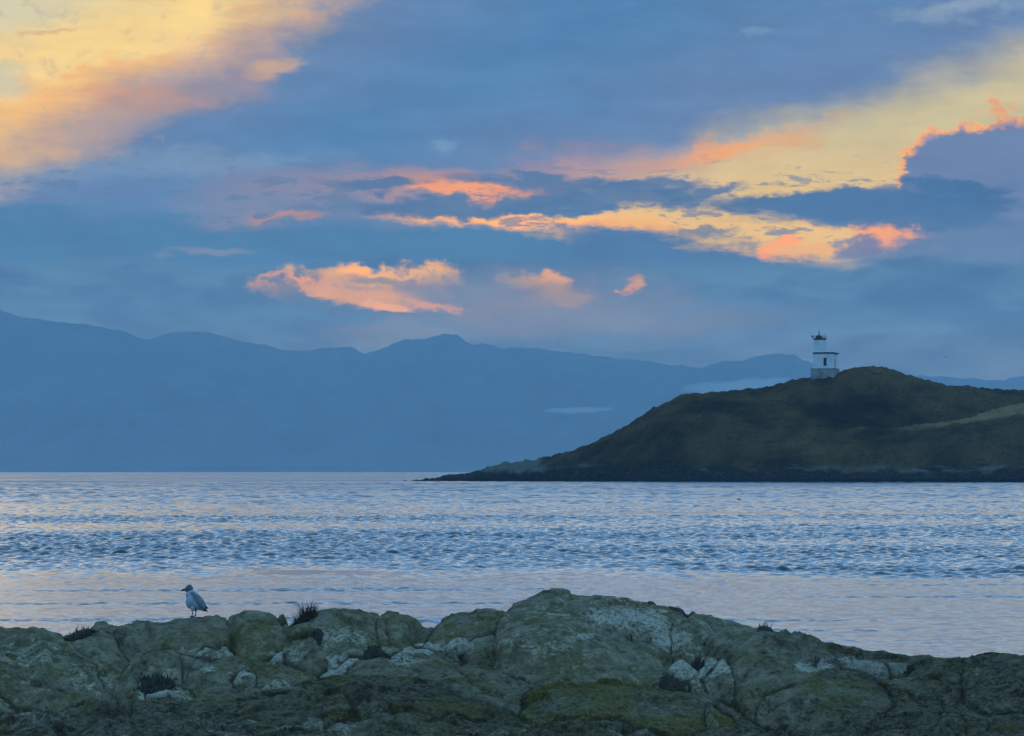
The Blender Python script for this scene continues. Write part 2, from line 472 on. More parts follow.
# foreground bedrock -------------------------------------------------
# (crest polyline in picture px, distance, (foot row, foot distance), exponent, back length, moss, pale, brown)
LUMPS = [
    ([(-260, 600), (-100, 610), (0, 625), (40, 629), (62, 634), (80, 652), (100, 676), (124, 702)], 50, (775, 40), 1.7, 2.0, .15, .30, 0),
    ([(58, 642), (66, 637), (78, 634), (95, 630), (112, 634), (128, 648), (138, 668)], 50.6, (720, 45), 1.6, 1.6, .15, .30, 0),
    ([(84, 636), (96, 628.5), (110, 627), (124, 626), (130, 623.5), (148, 622.5), (156, 625.5), (170, 622), (185, 619), (205, 618.5), (226, 619), (232, 623)], 52.5, (668, 48.3), 1.7, 1.3, .45, .2, 0),
    ([(226, 622), (233, 616), (244, 613), (256, 611.6), (268, 612), (276, 615.5), (281, 624)], 52.3, (650, 48.8), 2.0, 1.2, .5, .2, 0),
    ([(284, 630), (292, 624), (306, 619), (318, 613), (330, 611), (350, 610.5), (372, 612), (379, 615), (382, 622), (386, 642)], 52, (664, 47.5), 1.9, 1.2, .35, .3, 0),
    ([(381, 638), (383, 618), (390, 614), (398, 613.7), (408, 615.5), (416, 618), (419, 626), (421, 646)], 52.1, (655, 48.4), 2.3, 1.0, .2, .25, 0),
    ([(405, 634), (420, 626), (438, 624.8), (450, 627)], 52.6, (652, 49), 1.8, 1.0, .1, .2, .8),
    ([(428, 630), (436, 622), (444, 617), (455, 614.5), (470, 614.6), (476, 612.5), (492, 611.5), (508, 613), (530, 622)], 52.6, (662, 48), 1.8, 1.1, .45, .25, 0),
    ([(494, 624), (506, 611), (521, 602), (544, 593), (558, 592), (572, 593.5), (590, 595.5), (610, 597.5), (648, 603), (672, 607), (700, 614.5), (735, 624), (762, 630), (795, 640)], 54.5, (708, 46), 1.45, 1.6, .5, .4, 0),
    ([(496, 624), (508, 616), (525, 613.5), (552, 615.5), (580, 621), (606, 629), (640, 643), (668, 658), (690, 678)], 50.6, (692, 45.2), 2.0, .9, .0, .3, 0),
    ([(440, 646), (462, 632), (480, 626), (505, 624), (535, 636), (560, 652)], 51, (676, 47.4), 1.9, 1.2, .2, .3, 0),
    ([(708, 640), (726, 630), (745, 628), (764, 631), (800, 640.5), (820, 644), (840, 647), (862, 650.5), (880, 652), (910, 656.3), (950, 658), (975, 657), (990, 656), (1024, 656.8), (1100, 655), (1320, 668)], 50.2, (720, 42.5), 1.6, 1.5, .3, .12, .75),
    ([(660, 640), (676, 618), (690, 613), (705, 620), (722, 640), (738, 660)], 52.8, (690, 47), 1.6, 1.2, .15, .45, 0),
    # second rank
    ([(126, 668), (135, 656), (150, 650.5), (172, 650), (184, 655), (191, 668)], 49, (684, 46), 2.4, 1.0, .2, .35, 0),
    ([(176, 664), (188, 651), (203, 644), (222, 646), (234, 658)], 50, (676, 47), 2.2, 1.0, .15, .55, 0),
    ([(170, 686), (184, 674), (200, 669.5), (214, 672), (223, 684)], 47.6, (702, 45), 2.4, .9, .15, .6, 0),
    ([(216, 688), (226, 675), (245, 668), (260, 671), (270, 688)], 47.6, (706, 44.6), 2.4, .9, .15, .5, 0),
    ([(131, 716), (134, 702), (140, 695), (152, 690), (172, 685), (194, 688), (214, 698), (226, 716)], 45.6, (752, 42.4), 2.6, .9, .4, .45, 0),
    ([(254, 668), (262, 655), (284, 648.5), (312, 646), (330, 650), (338, 664)], 49.6, (694, 46), 2.4, 1.0, .2, .45, 0),
    ([(304, 680), (316, 668), (338, 656), (358, 653), (384, 660)], 48.6, (690, 45.6), 2.2, .9, .15, .7, 0),
    ([(326, 684), (340, 668), (358, 660), (400, 658), (440, 661.5), (480, 664), (522, 668), (560, 676), (602, 685), (646, 694)], 47.4, (742, 40.4), 1.5, 1.0, .55, .25, .5),
    ([(388, 655), (400, 647.5), (430, 645), (454, 648), (462, 658)], 49.8, (670, 47.2), 2.2, .9, .15, .6, 0),
    ([(150, 748), (200, 716), (250, 702), (296, 686), (345, 675.5), (400, 676), (450, 685), (500, 700), (545, 718)], 44.6, (775, 37.6), 1.5, .8, .8, .1, .35),
    ([(462, 712), (520, 690), (576, 680), (640, 682), (692, 690), (734, 706), (770, 730)], 45, (770, 38), 1.5, .8, .85, .08, .3),
    ([(672, 706), (690, 682), (706, 662), (728, 648), (760, 642), (800, 648), (828, 662)], 48.8, (708, 44.6), 2.2, 1.0, .2, .45, .1),
    ([(700, 732), (718, 704), (738, 694), (764, 696), (780, 708), (790, 736)], 45.6, (760, 42), 2.2, .8, .75, .1, .3),
    ([(800, 676), (815, 662.5), (850, 660), (884, 663), (902, 676)], 47.8, (704, 44.6), 2.4, .9, .1, .75, .6),
    ([(756, 716), (772, 690), (818, 677), (868, 681), (904, 695), (928, 722)], 45.2, (752, 41.4), 2.3, .9, .25, .08, 1),
    ([(880, 694), (900, 671), (936, 665), (958, 672), (976, 692)], 47.6, (706, 44.6), 2.2, .9, .2, .12, 1),
    ([(944, 704), (962, 672), (986, 661), (1024, 660), (1100, 664), (1200, 690)], 47.6, (748, 42), 2.3, 1.0, .5, .15, .8),
    ([(836, 740), (868, 716), (918, 707), (960, 713), (994, 734)], 43, (772, 39), 2.2, .8, .2, .1, 1),
    ([(958, 744), (988, 724), (1030, 716), (1100, 722), (1200, 740)], 42.6, (775, 38.6), 2.2, .8, .5, .1, .8),
    ([(-260, 690), (-60, 662), (0, 671), (40, 684), (82, 704), (120, 740)], 45.6, (770, 40), 1.7, .8, .2, .35, 0),
    ([(-260, 735), (-40, 700), (0, 706), (48, 722), (92, 748)], 42.6, (775, 38), 1.7, .8, .5, .25, .1),
    ([(262, 750), (326, 724), (400, 717), (470, 723), (524, 742)], 41.8, (780, 37.4), 1.8, .8, .7, .2, .1),
    ([(498, 742), (560, 717), (622, 713), (682, 727), (724, 750)], 41.8, (780, 37.4), 1.8, .8, .75, .1, .2),
    ([(84, 736), (100, 716), (116, 706), (128, 712), (134, 736)], 44, (760, 41.4), 2.2, .7, .2, .3, .2),
]


# lichen patches (picture px, row, half sizes, strength; negative = bare purplish rock)
PATCHES = [(815, 665, 26, 7, 1.0), (850, 660, 28, 5, .9), (866, 669, 22, 6, 1.1), (896, 667, 14, 7, 1.1), (152, 694, 18, 7, .8), (204, 668, 14, 5, .7), (240, 669, 14, 6, .7),
           (192, 650, 18, 5, .6), (296, 655, 30, 7, .6), (340, 660, 20, 6, .8), (404, 661, 20, 5, .7), (432, 646, 22, 4, .7), (462, 643, 14, 6, .8), (600, 617, 26, 11, .5),
           (640, 622, 26, 14, .5), (668, 640, 26, 12, .5), (745, 642, 22, 6, .6), (716, 668, 18, 8, .6), (976, 666, 5, 9, .6), (300, 680, 22, 7, .6), (20, 650, 60, 16, .25), (90, 680, 30, 16, .25),
           (380, 690, 110, 13, -1), (620, 704, 110, 14, -1), (470, 656, 40, 8, -1), (900, 700, 90, 20, -1), (1000, 700, 60, 24, -1), (820, 715, 60, 18, -1), (330, 640, 50, 14, .3), (560, 640, 70, 16, .25), (700, 606, 40, 6, -1)]


DR = lambda d: 43.5 + (d - 52.0) * 0.30
CRACKS = [([(58, 643), (84, 664), (104, 690), (126, 714)], .9), ([(-20, 660), (30, 681), (62, 691), (100, 713), (118, 738)], .9), ([(-20, 700), (30, 712), (70, 738)], .6), ([(136, 676), (131, 700), (133, 738)], 1.4),
          ([(384, 617), (387, 630), (391, 644)], 1.0), ([(304, 687), (332, 666), (350, 657), (385, 655)], 1.0), ([(254, 672), (275, 658), (310, 651)], .7), ([(452, 664), (484, 690), (502, 698), (530, 702)], 1.0),
          ([(508, 617), (560, 621), (602, 634), (650, 652), (688, 667)], .9), ([(686, 612), (703, 640), (722, 650), (711, 668), (700, 678), (713, 694), (762, 724), (790, 742)], 1.5), ([(618, 610), (632, 624), (642, 636)], .9),
          ([(762, 696), (778, 716), (792, 742)], 1.2), ([(456, 716), (512, 742)], .8), ([(498, 706), (545, 726), (590, 740)], .9), ([(548, 713), (592, 699)], .7), ([(350, 714), (390, 722), (424, 730)], .7),
          ([(164, 738), (214, 722), (262, 707)], .8), ([(872, 676), (890, 692), (918, 698)], 1.1), ([(956, 706), (966, 684), (974, 664)], 1.0), ([(800, 692), (850, 704), (900, 716)], .7), ([(190, 664), (186, 680), (170, 688)], .8),
          ([(232, 622), (236, 632)], .7), ([(283, 624), (292, 640)], .8), ([(420, 628), (436, 645)], .6), ([(520, 690), (600, 684), (700, 690)], .6), ([(40, 650), (20, 668)], .5), ([(930, 736), (946, 708), (932, 690)], 1.0)]


def seg_dist(px, row, line):
    best = np.full(px.shape, 1e9)
    for (x0, y0), (x1, y1) in zip(line, line[1:]):
        dx, dy = x1 - x0, y1 - y0
        t = np.clip(((px - x0) * dx + (row - y0) * dy) / (dx * dx + dy * dy), 0, 1)
        best = np.minimum(best, np.hypot(px - x0 - t * dx, row - y0 - t * dy))
    return best


def rock_field(px, y, want_attr=False):
    px = np.asarray(px, float); y = np.asarray(y, float)
    x = (px - 512) / F * y
    wx = perlin(x * 1.1, y * 0.9, 1) * 4.0 + perlin(x * 4, y * 3, 2) * 1.6
    # floor under the slabs
    crow = np.interp(px, [-260, 0, 60, 130, 230, 420, 505, 560, 640, 700, 800, 900, 1024, 1300], [636, 650, 672, 660, 648, 655, 648, 652, 668, 674, 680, 684, 684, 694])
    row = crow - 8 * sstep(500, 420, px) + (748 - crow) * np.clip((43.2 - y) / 4.6, 0, 1)
    zin = CAM - (row - HZ) * y / F - .06
    zout = np.interp(y, [-40, 0, 8, 20, 30, 36], [1.25, 1.15, 1.0, .6, .3, .12])
    zin = zin + .04 * sstep(40, 38.6, y)
    k = sstep(35, 38.3, y)
    z = zout * (1 - k) + zin * k - np.maximum(y - 43.2, 0) ** 1.4 * .6
    bw = np.abs(perlin(x * .8 + y * .3, y * .75, 5)) * .34 + np.abs(perlin(x * 2.0, y * 1.9 + x * .5, 6)) * .13
    z = z + (bw - .10) * k
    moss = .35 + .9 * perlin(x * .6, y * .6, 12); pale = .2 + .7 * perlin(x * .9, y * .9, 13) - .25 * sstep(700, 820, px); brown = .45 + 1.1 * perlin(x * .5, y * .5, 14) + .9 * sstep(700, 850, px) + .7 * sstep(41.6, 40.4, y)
    z2 = z - 1.0
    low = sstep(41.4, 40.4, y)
    near = np.zeros(px.shape)
    for i, (cr, d, ft, p, back, mo, pa, br) in enumerate(LUMPS):
        d = DR(d); ft = (ft[0], DR(ft[1])); back = back * .5
        big = perlin(x * 1.1 + i * 3.1, y * 1.1, 20 + i) * 0.08
        zz = lump_z(px, y, cr, d, ft, p, back, 0.03, wx + (d - y) * (((i * 37) % 11) - 5) * 4.0 + perlin(x * 1.0, y * 1.2, 18) * 9 * sstep(0, .6, d - y))
        zz = zz + big * sstep(0.0, .5, np.abs(y - d))
        hi = zz > z
        z2 = np.where(hi, z, np.maximum(z2, zz))
        z = np.where(hi, zz, z)
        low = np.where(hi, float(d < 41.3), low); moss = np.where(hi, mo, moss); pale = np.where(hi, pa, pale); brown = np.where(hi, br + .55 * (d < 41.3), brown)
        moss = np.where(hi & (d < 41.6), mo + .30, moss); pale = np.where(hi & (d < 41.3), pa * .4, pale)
    gap = np.clip((z - z2) / 0.035, 0, 1)            # 0 in the seams between slabs
    z = z - 0.03 * (1 - gap) ** 2 * sstep(36, 38.5, y)
    # joints: thin grooves along two sets of directions
    for k, (ax, ay, sc, dep) in enumerate(((.9, .35, .55, .05), (-.5, .8, .42, .04), (.3, 1.0, .9, .025))):
        q = perlin((x * ax + y * ay) * sc + perlin(x * .8, y * .8, 30 + k) * .5, (y * ax - x * ay) * sc * .35, 40 + k)
        gv = sstep(.03, .0, np.abs(q)) * sstep(-.2, .2, perlin(x * .4, y * .4, 50 + k)) * sstep(36, 38, y)
        z = z - dep * .5 * gv; gap = gap * (1 - .5 * gv)
    # strata ledges running down the left slab
    lf = sstep(150, 60, px)
    s = (x * .94 + y * 0.34) * 1.7 + perlin(x * .7, y * .5, 60) * .8
    saw = s - np.floor(s)
    z = z - lf * 0.10 * sstep(.0, .16, saw) * sstep(1.0, .6, saw) * sstep(43.2, 42.4, y)
    n = fbm(x * 1.8, y * 1.8, 3, .5, 7) * .05 + fbm(x * 5.5, y * 5.5, 4, .6, 8) * .026
    rough = np.abs(perlin(x * 8, y * 8, 9)) * .022
    z = z + .6 * n - rough
    fx, fy = x + perlin(x * 2.2, y * 2.2, 64) * .22, y + perlin(x * 2.2, y * 2.2, 65) * .22
    kf = sstep(36, 38, y) * (.45 + .9 * sstep(-.3, .4, perlin(x * .7, y * .7, 66)))
    z = z + kf * (.075 * facets(fx * 1.5 + fy * .5, fy * 1.9 - fx * .4, 1) + .034 * facets(fx * 4.2, fy * 4.6 + fx, 2) + .012 * facets(fx * 11, fy * 11, 3))
    rr = HZ + (CAM - z) / np.maximum(y, 20) * F
    pw = px + perlin(x * 5, y * 5, 61) * 5; rw = rr + perlin(x * 5, y * 5, 62) * 4
    ck = np.zeros(px.shape)
    for line, wd in CRACKS:
        dl = seg_dist(pw, rw, line)
        ck = np.maximum(ck, sstep(2.4 * wd, .4, dl) * min(1, .4 + .4 * wd) * sstep(-.35, .15, perlin(x * 1.4, y * 1.4, 63)))
        z = z - .035 * wd * sstep(3.2 * wd, .0, dl) * sstep(36, 38, y)
    gap = gap * (1 - .95 * ck)
    if want_attr:
        rr = rr + perlin(x * 3, y * 3, 15) * 4
        pq = px + perlin(x * 3, y * 2, 16) * 7
        for (cx, cy_, ax, ay, am) in PATCHES:
            k = np.clip(1.3 - ((pq - cx) / ax) ** 2 - ((rr - cy_) / ay) ** 2, 0, 1)
            if am > 0: pale = pale + am * k * .6
            else: brown = brown + k * 1.2; pale = pale - k; moss = moss - k * .5
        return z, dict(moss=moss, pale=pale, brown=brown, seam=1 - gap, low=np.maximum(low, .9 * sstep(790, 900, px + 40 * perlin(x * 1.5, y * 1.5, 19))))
    return z


pxs = np.concatenate([np.linspace(-900, -130, 70)[:-1], np.arange(-130, 1155, 1.25), np.linspace(1155, 1900, 70)[1:]])
ysr = np.concatenate([np.linspace(-40, 36, 90)[:-1], np.arange(36, 38.4, .04), np.arange(38.4, 44.6, 0.0075), np.arange(44.6, 47, .03), np.linspace(47, 60, 25)[1:]])
PX, YY = np.meshgrid(pxs, ysr)
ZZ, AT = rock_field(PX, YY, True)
XX = (PX - 512) / F * np.maximum(YY, 20.0)
XX = np.where(YY < 36, (PX - 512) / F * (36 + (36 - YY) * 1.2), XX)


def rock_material():
    m, nt, p = material('lichen_rock')
    pos = nt.new('ShaderNodeNewGeometry').outputs['Position']
    nrm = nt.new('ShaderNodeNewGeometry').outputs['Normal']
    sep = nt.new('ShaderNodeSeparateXYZ'); nt.l.new(nrm, sep.inputs[0]); up = sep.outputs[2]
    nA = nt.noise(pos, 1.6, 5, .6); nB = nt.noise(pos, 6.0, 6, .68, .4); nC = nt.noise(pos, 26.0, 5, .7); nD = nt.noise(pos, 11.0, 6, .7, .8)
    c = nt.mix(nt.ramp(nB, .34, .66), (.032, .032, .025), (.145, .145, .118))
    c = nt.mix(nt.math('MULTIPLY', nt.attr('brown'), nt.ramp(nA, .3, .6, .35, .9)), c, nt.mix(nt.ramp(nD, .35, .65), (.014, .012, .010), (.050, .040, .031)))
    g = nt.ramp(nt.math('ADD', nD, nt.math('MULTIPLY', nA, .4)), .52, .82)
    c = nt.mix(nt.math('MULTIPLY', g, .75), c, nt.mix(nt.ramp(nA, .4, .62), (.13, .145, .11), (.095, .10, .04)))
    blue = nt.ramp(nt.math('ADD', nt.noise(pos, 2.6, 6, .7), nt.math('MULTIPLY', nB, .5)), .72, .92, 0, .6)
    c = nt.mix(blue, c, (.165, .182, .165))
    mo = nt.math('ADD', nt.attr('moss'), nt.math('MULTIPLY', nt.math('SUBTRACT', nA, .5), 1.6))
    mo = nt.math('ADD', mo, nt.math('MULTIPLY', nt.math('SUBTRACT', nD, .5), 1.2))
    c = nt.mix(nt.ramp(mo, .55, 1.05, 0, .85), c, nt.mix(nt.ramp(nC, .3, .7), (.038, .040, .010), (.092, .084, .020)))
    pl = nt.math('ADD', nt.math('MULTIPLY', nt.attr('pale'), .52), nt.math('MULTIPLY', nB, .55))
    pl = nt.math('ADD', pl, nt.math('MULTIPLY', nt.math('SUBTRACT', nC, .5), .35))
    pl = nt.math('ADD', pl, nt.math('MULTIPLY', nt.math('SUBTRACT', nA, .5), .5))
    c = nt.mix(nt.ramp(pl, .48, .66, 0, .85), c, nt.mix(nt.ramp(nC, .35, .65), (.16, .19, .19), (.33, .37, .37)))
    low_dark = nt.math('MULTIPLY', nt.attr('low'), nt.ramp(nt.math('ADD', nA, nt.math('MULTIPLY', nt.math('SUBTRACT', nD, .5), .8)), .25, .62, .95, .35))  # darker mottled mix on the near and right-hand slabs
    c = nt.mix(low_dark, c, nt.mix(nt.ramp(nD, .4, .6), (.017, .015, .012), (.044, .040, .022)))
    sp = nt.ramp(nC, .66, .74, 0, .6)
    c = nt.mix(sp, c, (.24, .26, .24))
    c = nt.mix(nt.ramp(nC, .40, .30, 0, .6), c, (.018, .019, .014))
    dk = nt.math('ADD', nt.math('MULTIPLY', nt.attr('seam'), .8), nt.math('SUBTRACT', nB, .55))
    c = nt.mix(nt.ramp(dk, .28, .72, 0, .8), c, (.014, .014, .010))
    fine = nt.math('MULTIPLY_ADD', nC, .7, nt.math('MULTIPLY', nt.noise(pos, 70.0, 3, .6), .3))
    c = nt.mix(nt.ramp(fine, .50, .30, 0, .7), c, (.012, .012, .008))
    c = nt.mix(nt.ramp(fine, .52, .70, 0, .40), c, (.24, .24, .20))
    c = nt.mix(1.0, c, (1.85, 1.45, 1.08), 'MULTIPLY')
    nt.put(p.inputs['Base Color'], c)
    p.inputs['Roughness'].default_value = .9; p.inputs['Specular IOR Level'].default_value = .25
    b = nt.new('ShaderNodeBump'); b.inputs['Distance'].default_value = .06; b.inputs['Strength'].default_value = .9
    h = nt.math('ADD', nt.math('MULTIPLY', nB, 1.0), nt.math('MULTIPLY', nC, .45))
    nt.put(b.inputs['Height'], h); nt.put(p.inputs['Normal'], b.outputs[0])
    return m


ROCK = rock_material()
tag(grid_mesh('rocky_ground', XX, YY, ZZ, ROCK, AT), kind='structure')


def hit(px, py, y0=38.3, y1=45.0):
    """the first point of the bedrock seen along a picture ray"""
    ys = np.arange(y0, y1, 0.005)
    z = rock_field(np.full(ys.shape, px), ys)
    ray = CAM - (py - HZ) / F * ys
    k = np.argmax(z >= ray)
    if not (z >= ray).any(): k = int(np.argmin(ray - z))
    return Vector(((px - 512) / F * ys[k], ys[k], z[k]))


# ------------------------------------------------------------------ grass tufts and loose stones
def grass_mat(name, a, b):
    m, nt, p = material(name)
    oi = nt.new('ShaderNodeNewGeometry').outputs['Random Per Island']
    nt.put(p.inputs['Base Color'], nt.mix(oi, a, b)); p.inputs['Roughness'].default_value = .8
    return m


G_DARK = grass_mat('dark_heath', (.02, .016, .009), (.075, .055, .028))
G_DRY = grass_mat('dry_grass', (.03, .028, .014), (.09, .075, .04))


def tuft(px, py, wpx, hpx, n, label, mat, tall=0.3, group=None, spread=0.12):
    c = hit(px, py)
    s = c.y / F
    o = empty('grass_tuft', c)
    bm = bmesh.new()
    BX = rng.uniform(-.5, .5, n) * wpx; BY = c.y + rng.uniform(-spread, spread, n)
    BZ = rock_field(px + BX, BY)
    for i in range(n):
        bxp, by, bz = float(BX[i]), float(BY[i]), float(BZ[i])
        base = Vector(((px + bxp - 512) / F * by, by, bz - .01)) - c
        env = max(.25, 1 - (abs(bxp) / (wpx * .5)) ** 2.5)
        h = hpx * s * env * (random.uniform(.35, .75) if random.random() > tall else random.uniform(.75, 1.1))
        lean = Vector((random.uniform(-.6, .6), random.uniform(-.4, .4), 0)) * h
        w = random.uniform(.004, .008)
        a = random.uniform(0, math.pi); side = Vector((math.cos(a), math.sin(a), 0)) * w
        p0, p1, p2 = base, base + lean * .35 + Vector((0, 0, h * .6)), base + lean + Vector((0, 0, h))
        thick = Vector((-side.y, side.x, 0)) * .5
        ring0 = [bm.verts.new(p0 + side), bm.verts.new(p0 + thick), bm.verts.new(p0 - side)]
        ring1 = [bm.verts.new(p1 + side * .7), bm.verts.new(p1 + thick * .7), bm.verts.new(p1 - side * .7)]
        tip = bm.verts.new(p2)
        for k in range(3):
            j = (k + 1) % 3
            bm.faces.new((ring0[k], ring0[j], ring1[j], ring1[k])); bm.faces.new((ring1[k], ring1[j], tip))
    from_bm('blades', bm, mat, o)
    # low cushion the blades grow from
    bm = bmesh.new()
    bmesh.ops.create_icosphere(bm, subdivisions=4, radius=1)
    sx, sz = wpx * s * .42, max(.03, hpx * s * .30)
    V = np.array([v.co for v in bm.verts])
    k = 1 + .35 * perlin(V[:, 0] * 3 + px, V[:, 1] * 3 + V[:, 2] * 2.1) + rng.uniform(-.08, .08, len(V))
    xx = V[:, 0] * sx * k; yy = V[:, 1] * spread * 1.1 * k
    g = rock_field(px + xx / s, c.y + yy) - c.z
    for i, v in enumerate(bm.verts):
        v.co = (xx[i], yy[i], g[i] + V[i, 2] * sz * k[i])
    from_bm('cushion', bm, mat, o, True)
    tag(o, label, 'grass tuft', group)
    return o


TG = 'grass tufts growing in the rock cracks'
tuft(305, 621, 26, 22, 260, 'tall dark spiky grass tuft on the rock crest right of the gull', G_DARK, .45, TG)
tuft(80, 634.5, 34, 12, 90, 'low sparse reddish tuft on the rock crest at far left', G_DARK, .25, TG)
tuft(156, 690, 44, 17, 300, 'wide dark tuft filling the hollow between slab and round boulder at left', G_DARK, .2, TG, .2)
tuft(377, 657, 32, 11, 170, 'dark bushy tuft below the cracked crest blocks, above the long slab', G_DARK, .25, TG)
tuft(765, 630.5, 18, 12, 30, 'few thin grass stalks on the sloping crest at right', G_DRY, .6, TG)
tuft(683, 608, 32, 6, 110, 'short fringe of grass along the highest dome crest', G_DRY, .3, TG)
tuft(652, 602.5, 12, 4, 36, 'tiny grass nub on the highest dome crest', G_DRY, .3, TG)
tuft(674, 688, 32, 11, 220, 'dark tuft in the hollow just below the white-topped stone', G_DARK, .2, TG, .16)
tuft(696, 671, 18, 19, 130, 'dark upright tuft in the crack above the white-topped stone', G_DARK, .3, TG)
tuft(318, 634, 12, 8, 60, 'small dark tuft in the notch under the tall spiky tuft', G_DARK, .2, TG)


def stone(px, py, w, h, depth, label, moss=.1, pale=.5, brown=0.0, seed=0, group='loose stones lying on the bedrock', squash=2.4):
    c = hit(px, py)
    s = c.y / F
    bm = bmesh.new()
    bmesh.ops.create_icosphere(bm, subdivisions=4, radius=1)
    r = random.Random(seed)
    planes = [(Vector((r.uniform(-1, 1), r.uniform(-1, 1), r.uniform(-.4, 1))).normalized(), r.uniform(.62, .9)) for _ in range(9)]
    for v in bm.verts:
        p = v.co.copy()
        for n, dd in planes:
            k = p.dot(n)
            if k > dd: p -= n * (k - dd) * .85
        q = 1 + .10 * float(perlin(np.array([p.x * 2.2 + seed]), np.array([p.y * 2.2 + p.z * 1.7]))[0]) + .03 * float(perlin(np.array([p.x * 9 + seed]), np.array([p.y * 9 + p.z * 7]))[0])
        v.co = (p.x * w * .5 * s * q, p.y * depth * q, p.z * h * s * .75 * q + h * s * .15)
    me = bpy.data.meshes.new('stone'); bm.to_mesh(me); bm.free()
    for k, val in (('moss', moss), ('pale', pale), ('brown', brown), ('seam', 0.0), ('low', 0.0)):
        at = me.attributes.new(k, 'FLOAT', 'POINT'); at.data.foreach_set('value', [val] * len(me.vertices))
    o = link('stone', me, ROCK); o.location = c
    tag(o, label, 'stone', group)
    return o


stone(282.5, 623.5, 11, 12, 0.07, 'small dark pointed stone beside the tall spiky tuft on the crest', .3, .0, 1.0, 3)
stone(684, 681, 34, 22, 0.18, 'white-topped stone at the foot of the lens-shaped slab', .2, .7, 0, 5)
stone(459, 651, 30, 15, 0.15, 'pale flat stone in the hollow left of the high dome', .1, .75, 0, 8)
stone(301, 634, 26, 15, 0.12, 'smooth grey stone wedged beneath the tall spiky tuft', .1, .3, .1, 12)
stone(278, 690, 32, 13, 0.15, 'pale low stone above the mossy slab at lower left', .1, .5, 0, 17)
stone(96, 631, 8, 5, 0.05, 'little dark stone at the end of the low sparse tuft', .2, .2, .6, 21)


# ------------------------------------------------------------------ the sea
def build_sea():
    w = np.concatenate([-np.geomspace(400, 1.9, 26)[:-1], np.linspace(-1.9, 1.9, 800), np.geomspace(1.9, 400, 26)[1:]])
    ys = [-2000, -600, -200, -60, 0, 25, 40, 47]
    y = 50.0
    while y < 1000:
        ys.append(y); y += 0.055 * (y / 60.0) ** 1.12
    ys += list(np.geomspace(1000, 9600, 160))
    ys = np.array(ys)
    W, Y = np.meshgrid(w, ys)
    half = np.maximum(Y, 45) * 0.1334
    X = W * half
    X = np.clip(X, -6200, 6200)
    # keep the outer columns apart where the clip bites
    X = X + np.where(np.abs(X) >= 6200, np.sign(X) * (np.abs(W) - 1.9) * .2, 0)
    dy = np.interp(Y, ys, np.gradient(ys))
    Z = np.zeros_like(X)
    rough = sstep(97, 112, Y + perlin(X * .05, Y * .02, 70) * 12 + perlin(X * .22, Y * .1, 74) * 6) * (1 - .05 * sstep(190, 420, Y))
    band = fbm(X * .012, Y * .035, 3, .5, 71)
    rough = rough * np.clip(.85 + .8 * band, .45, 1.25)
    streak = sstep(.12, .34, perlin(X * .035, Y * .32, 72)) * sstep(64, 58, Y) * .0
    lines = sstep(.20, .42, perlin(X * .05 + 3, Y * .45, 73)) * sstep(98, 92, Y)
    calm = .17 + .08 * sstep(70, 98, Y) + lines * .4
    amp_s = np.maximum(rough, 0) + calm * (1 - sstep(99, 108, Y))
    r = np.random.default_rng(5)
    sel = (np.abs(W) < 2.45) & (Y > 44) & (Y < 2500)
    xs, yy, dd = X[sel], Y[sel], dy[sel]
    acc = np.zeros(xs.shape)
    lam = np.concatenate([np.geomspace(.22, 2.2, 46), np.geomspace(2.3, 5.0, 12)])
    warps = [perlin(xs / sc, yy / sc, 200 + sc) for sc in (3, 5, 9, 16)]
    for L in lam:
        th = r.normal(R(6), R(48))                 # crests lie mostly across the view
        kx, ky = math.sin(th) * 2 * np.pi / L, math.cos(th) * 2 * np.pi / L
        ph = r.uniform(0, 2 * np.pi)
        slope = .072 * (1.35 if .28 < L < .8 else .55 if L < 2.25 else .9)
        s = np.sin(kx * xs + ky * yy + ph + 2.2 * warps[min(3, int(L))] + 1.2 * warps[len(warps) - 1 - min(3, int(L))])
        fade = sstep(.55, .28, dd / L)
        wl = np.where(yy < 100, np.clip((.40 / L) ** 1.3, .05, 1.3), 1.0)
        if L > 2.25: fade = fade * sstep(220, 420, yy) * .8
        acc += fade * wl * slope * L / (2 * np.pi) * (s + .22 * np.cos(2 * (kx * xs + ky * yy + ph)))
    Z[sel] = acc * amp_s[sel]
    Z *= sstep(2.4, 1.9, np.abs(W))
    return X, Y, Z, amp_s


def water_material():
    m, nt, p = material('sea_water')
    p.inputs['Base Color'].default_value = (.008, .034, .058, 1)
    p.inputs['IOR'].default_value = 1.333
    pos = nt.new('ShaderNodeNewGeometry').outputs['Position']
    sp = nt.new('ShaderNodeSeparateXYZ'); nt.l.new(pos, sp.inputs[0])
    far = nt.ramp(sp.outputs[1], 120, 900)
    am = nt.attr('amp')
    nt.put(p.inputs['Roughness'], nt.math('ADD', nt.math('MULTIPLY', far, nt.ramp(nt.noise(nt.scaled(pos, (.012, .02, 1)), 1.0, 5, .6), .35, .65, .08, .26)), nt.ramp(sp.outputs[1], 88, 122, .19, .12)))
    q = nt.scaled(pos, (1, .8, 1))
    n1 = nt.noise(q, 2.2, 5, .6); n2 = nt.noise(nt.scaled(pos, (.5, .25, 1)), .8, 4, .6)
    h = nt.math('ADD', nt.math('MULTIPLY', n1, .10), nt.math('MULTIPLY', n2, nt.math('MULTIPLY', far, 1.4)))
    b = nt.new('ShaderNodeBump'); b.inputs['Distance'].default_value = .5
    nt.put(b.inputs['Strength'], nt.math('MULTIPLY_ADD', am, .3, .06))
    nt.put(b.inputs['Height'], h); nt.put(p.inputs['Normal'], b.outputs[0])
    return m


WATER = water_material()
X, Y, Z, A = build_sea()
tag(grid_mesh('sea', X, Y, Z, WATER, dict(amp=A)), kind='structure')


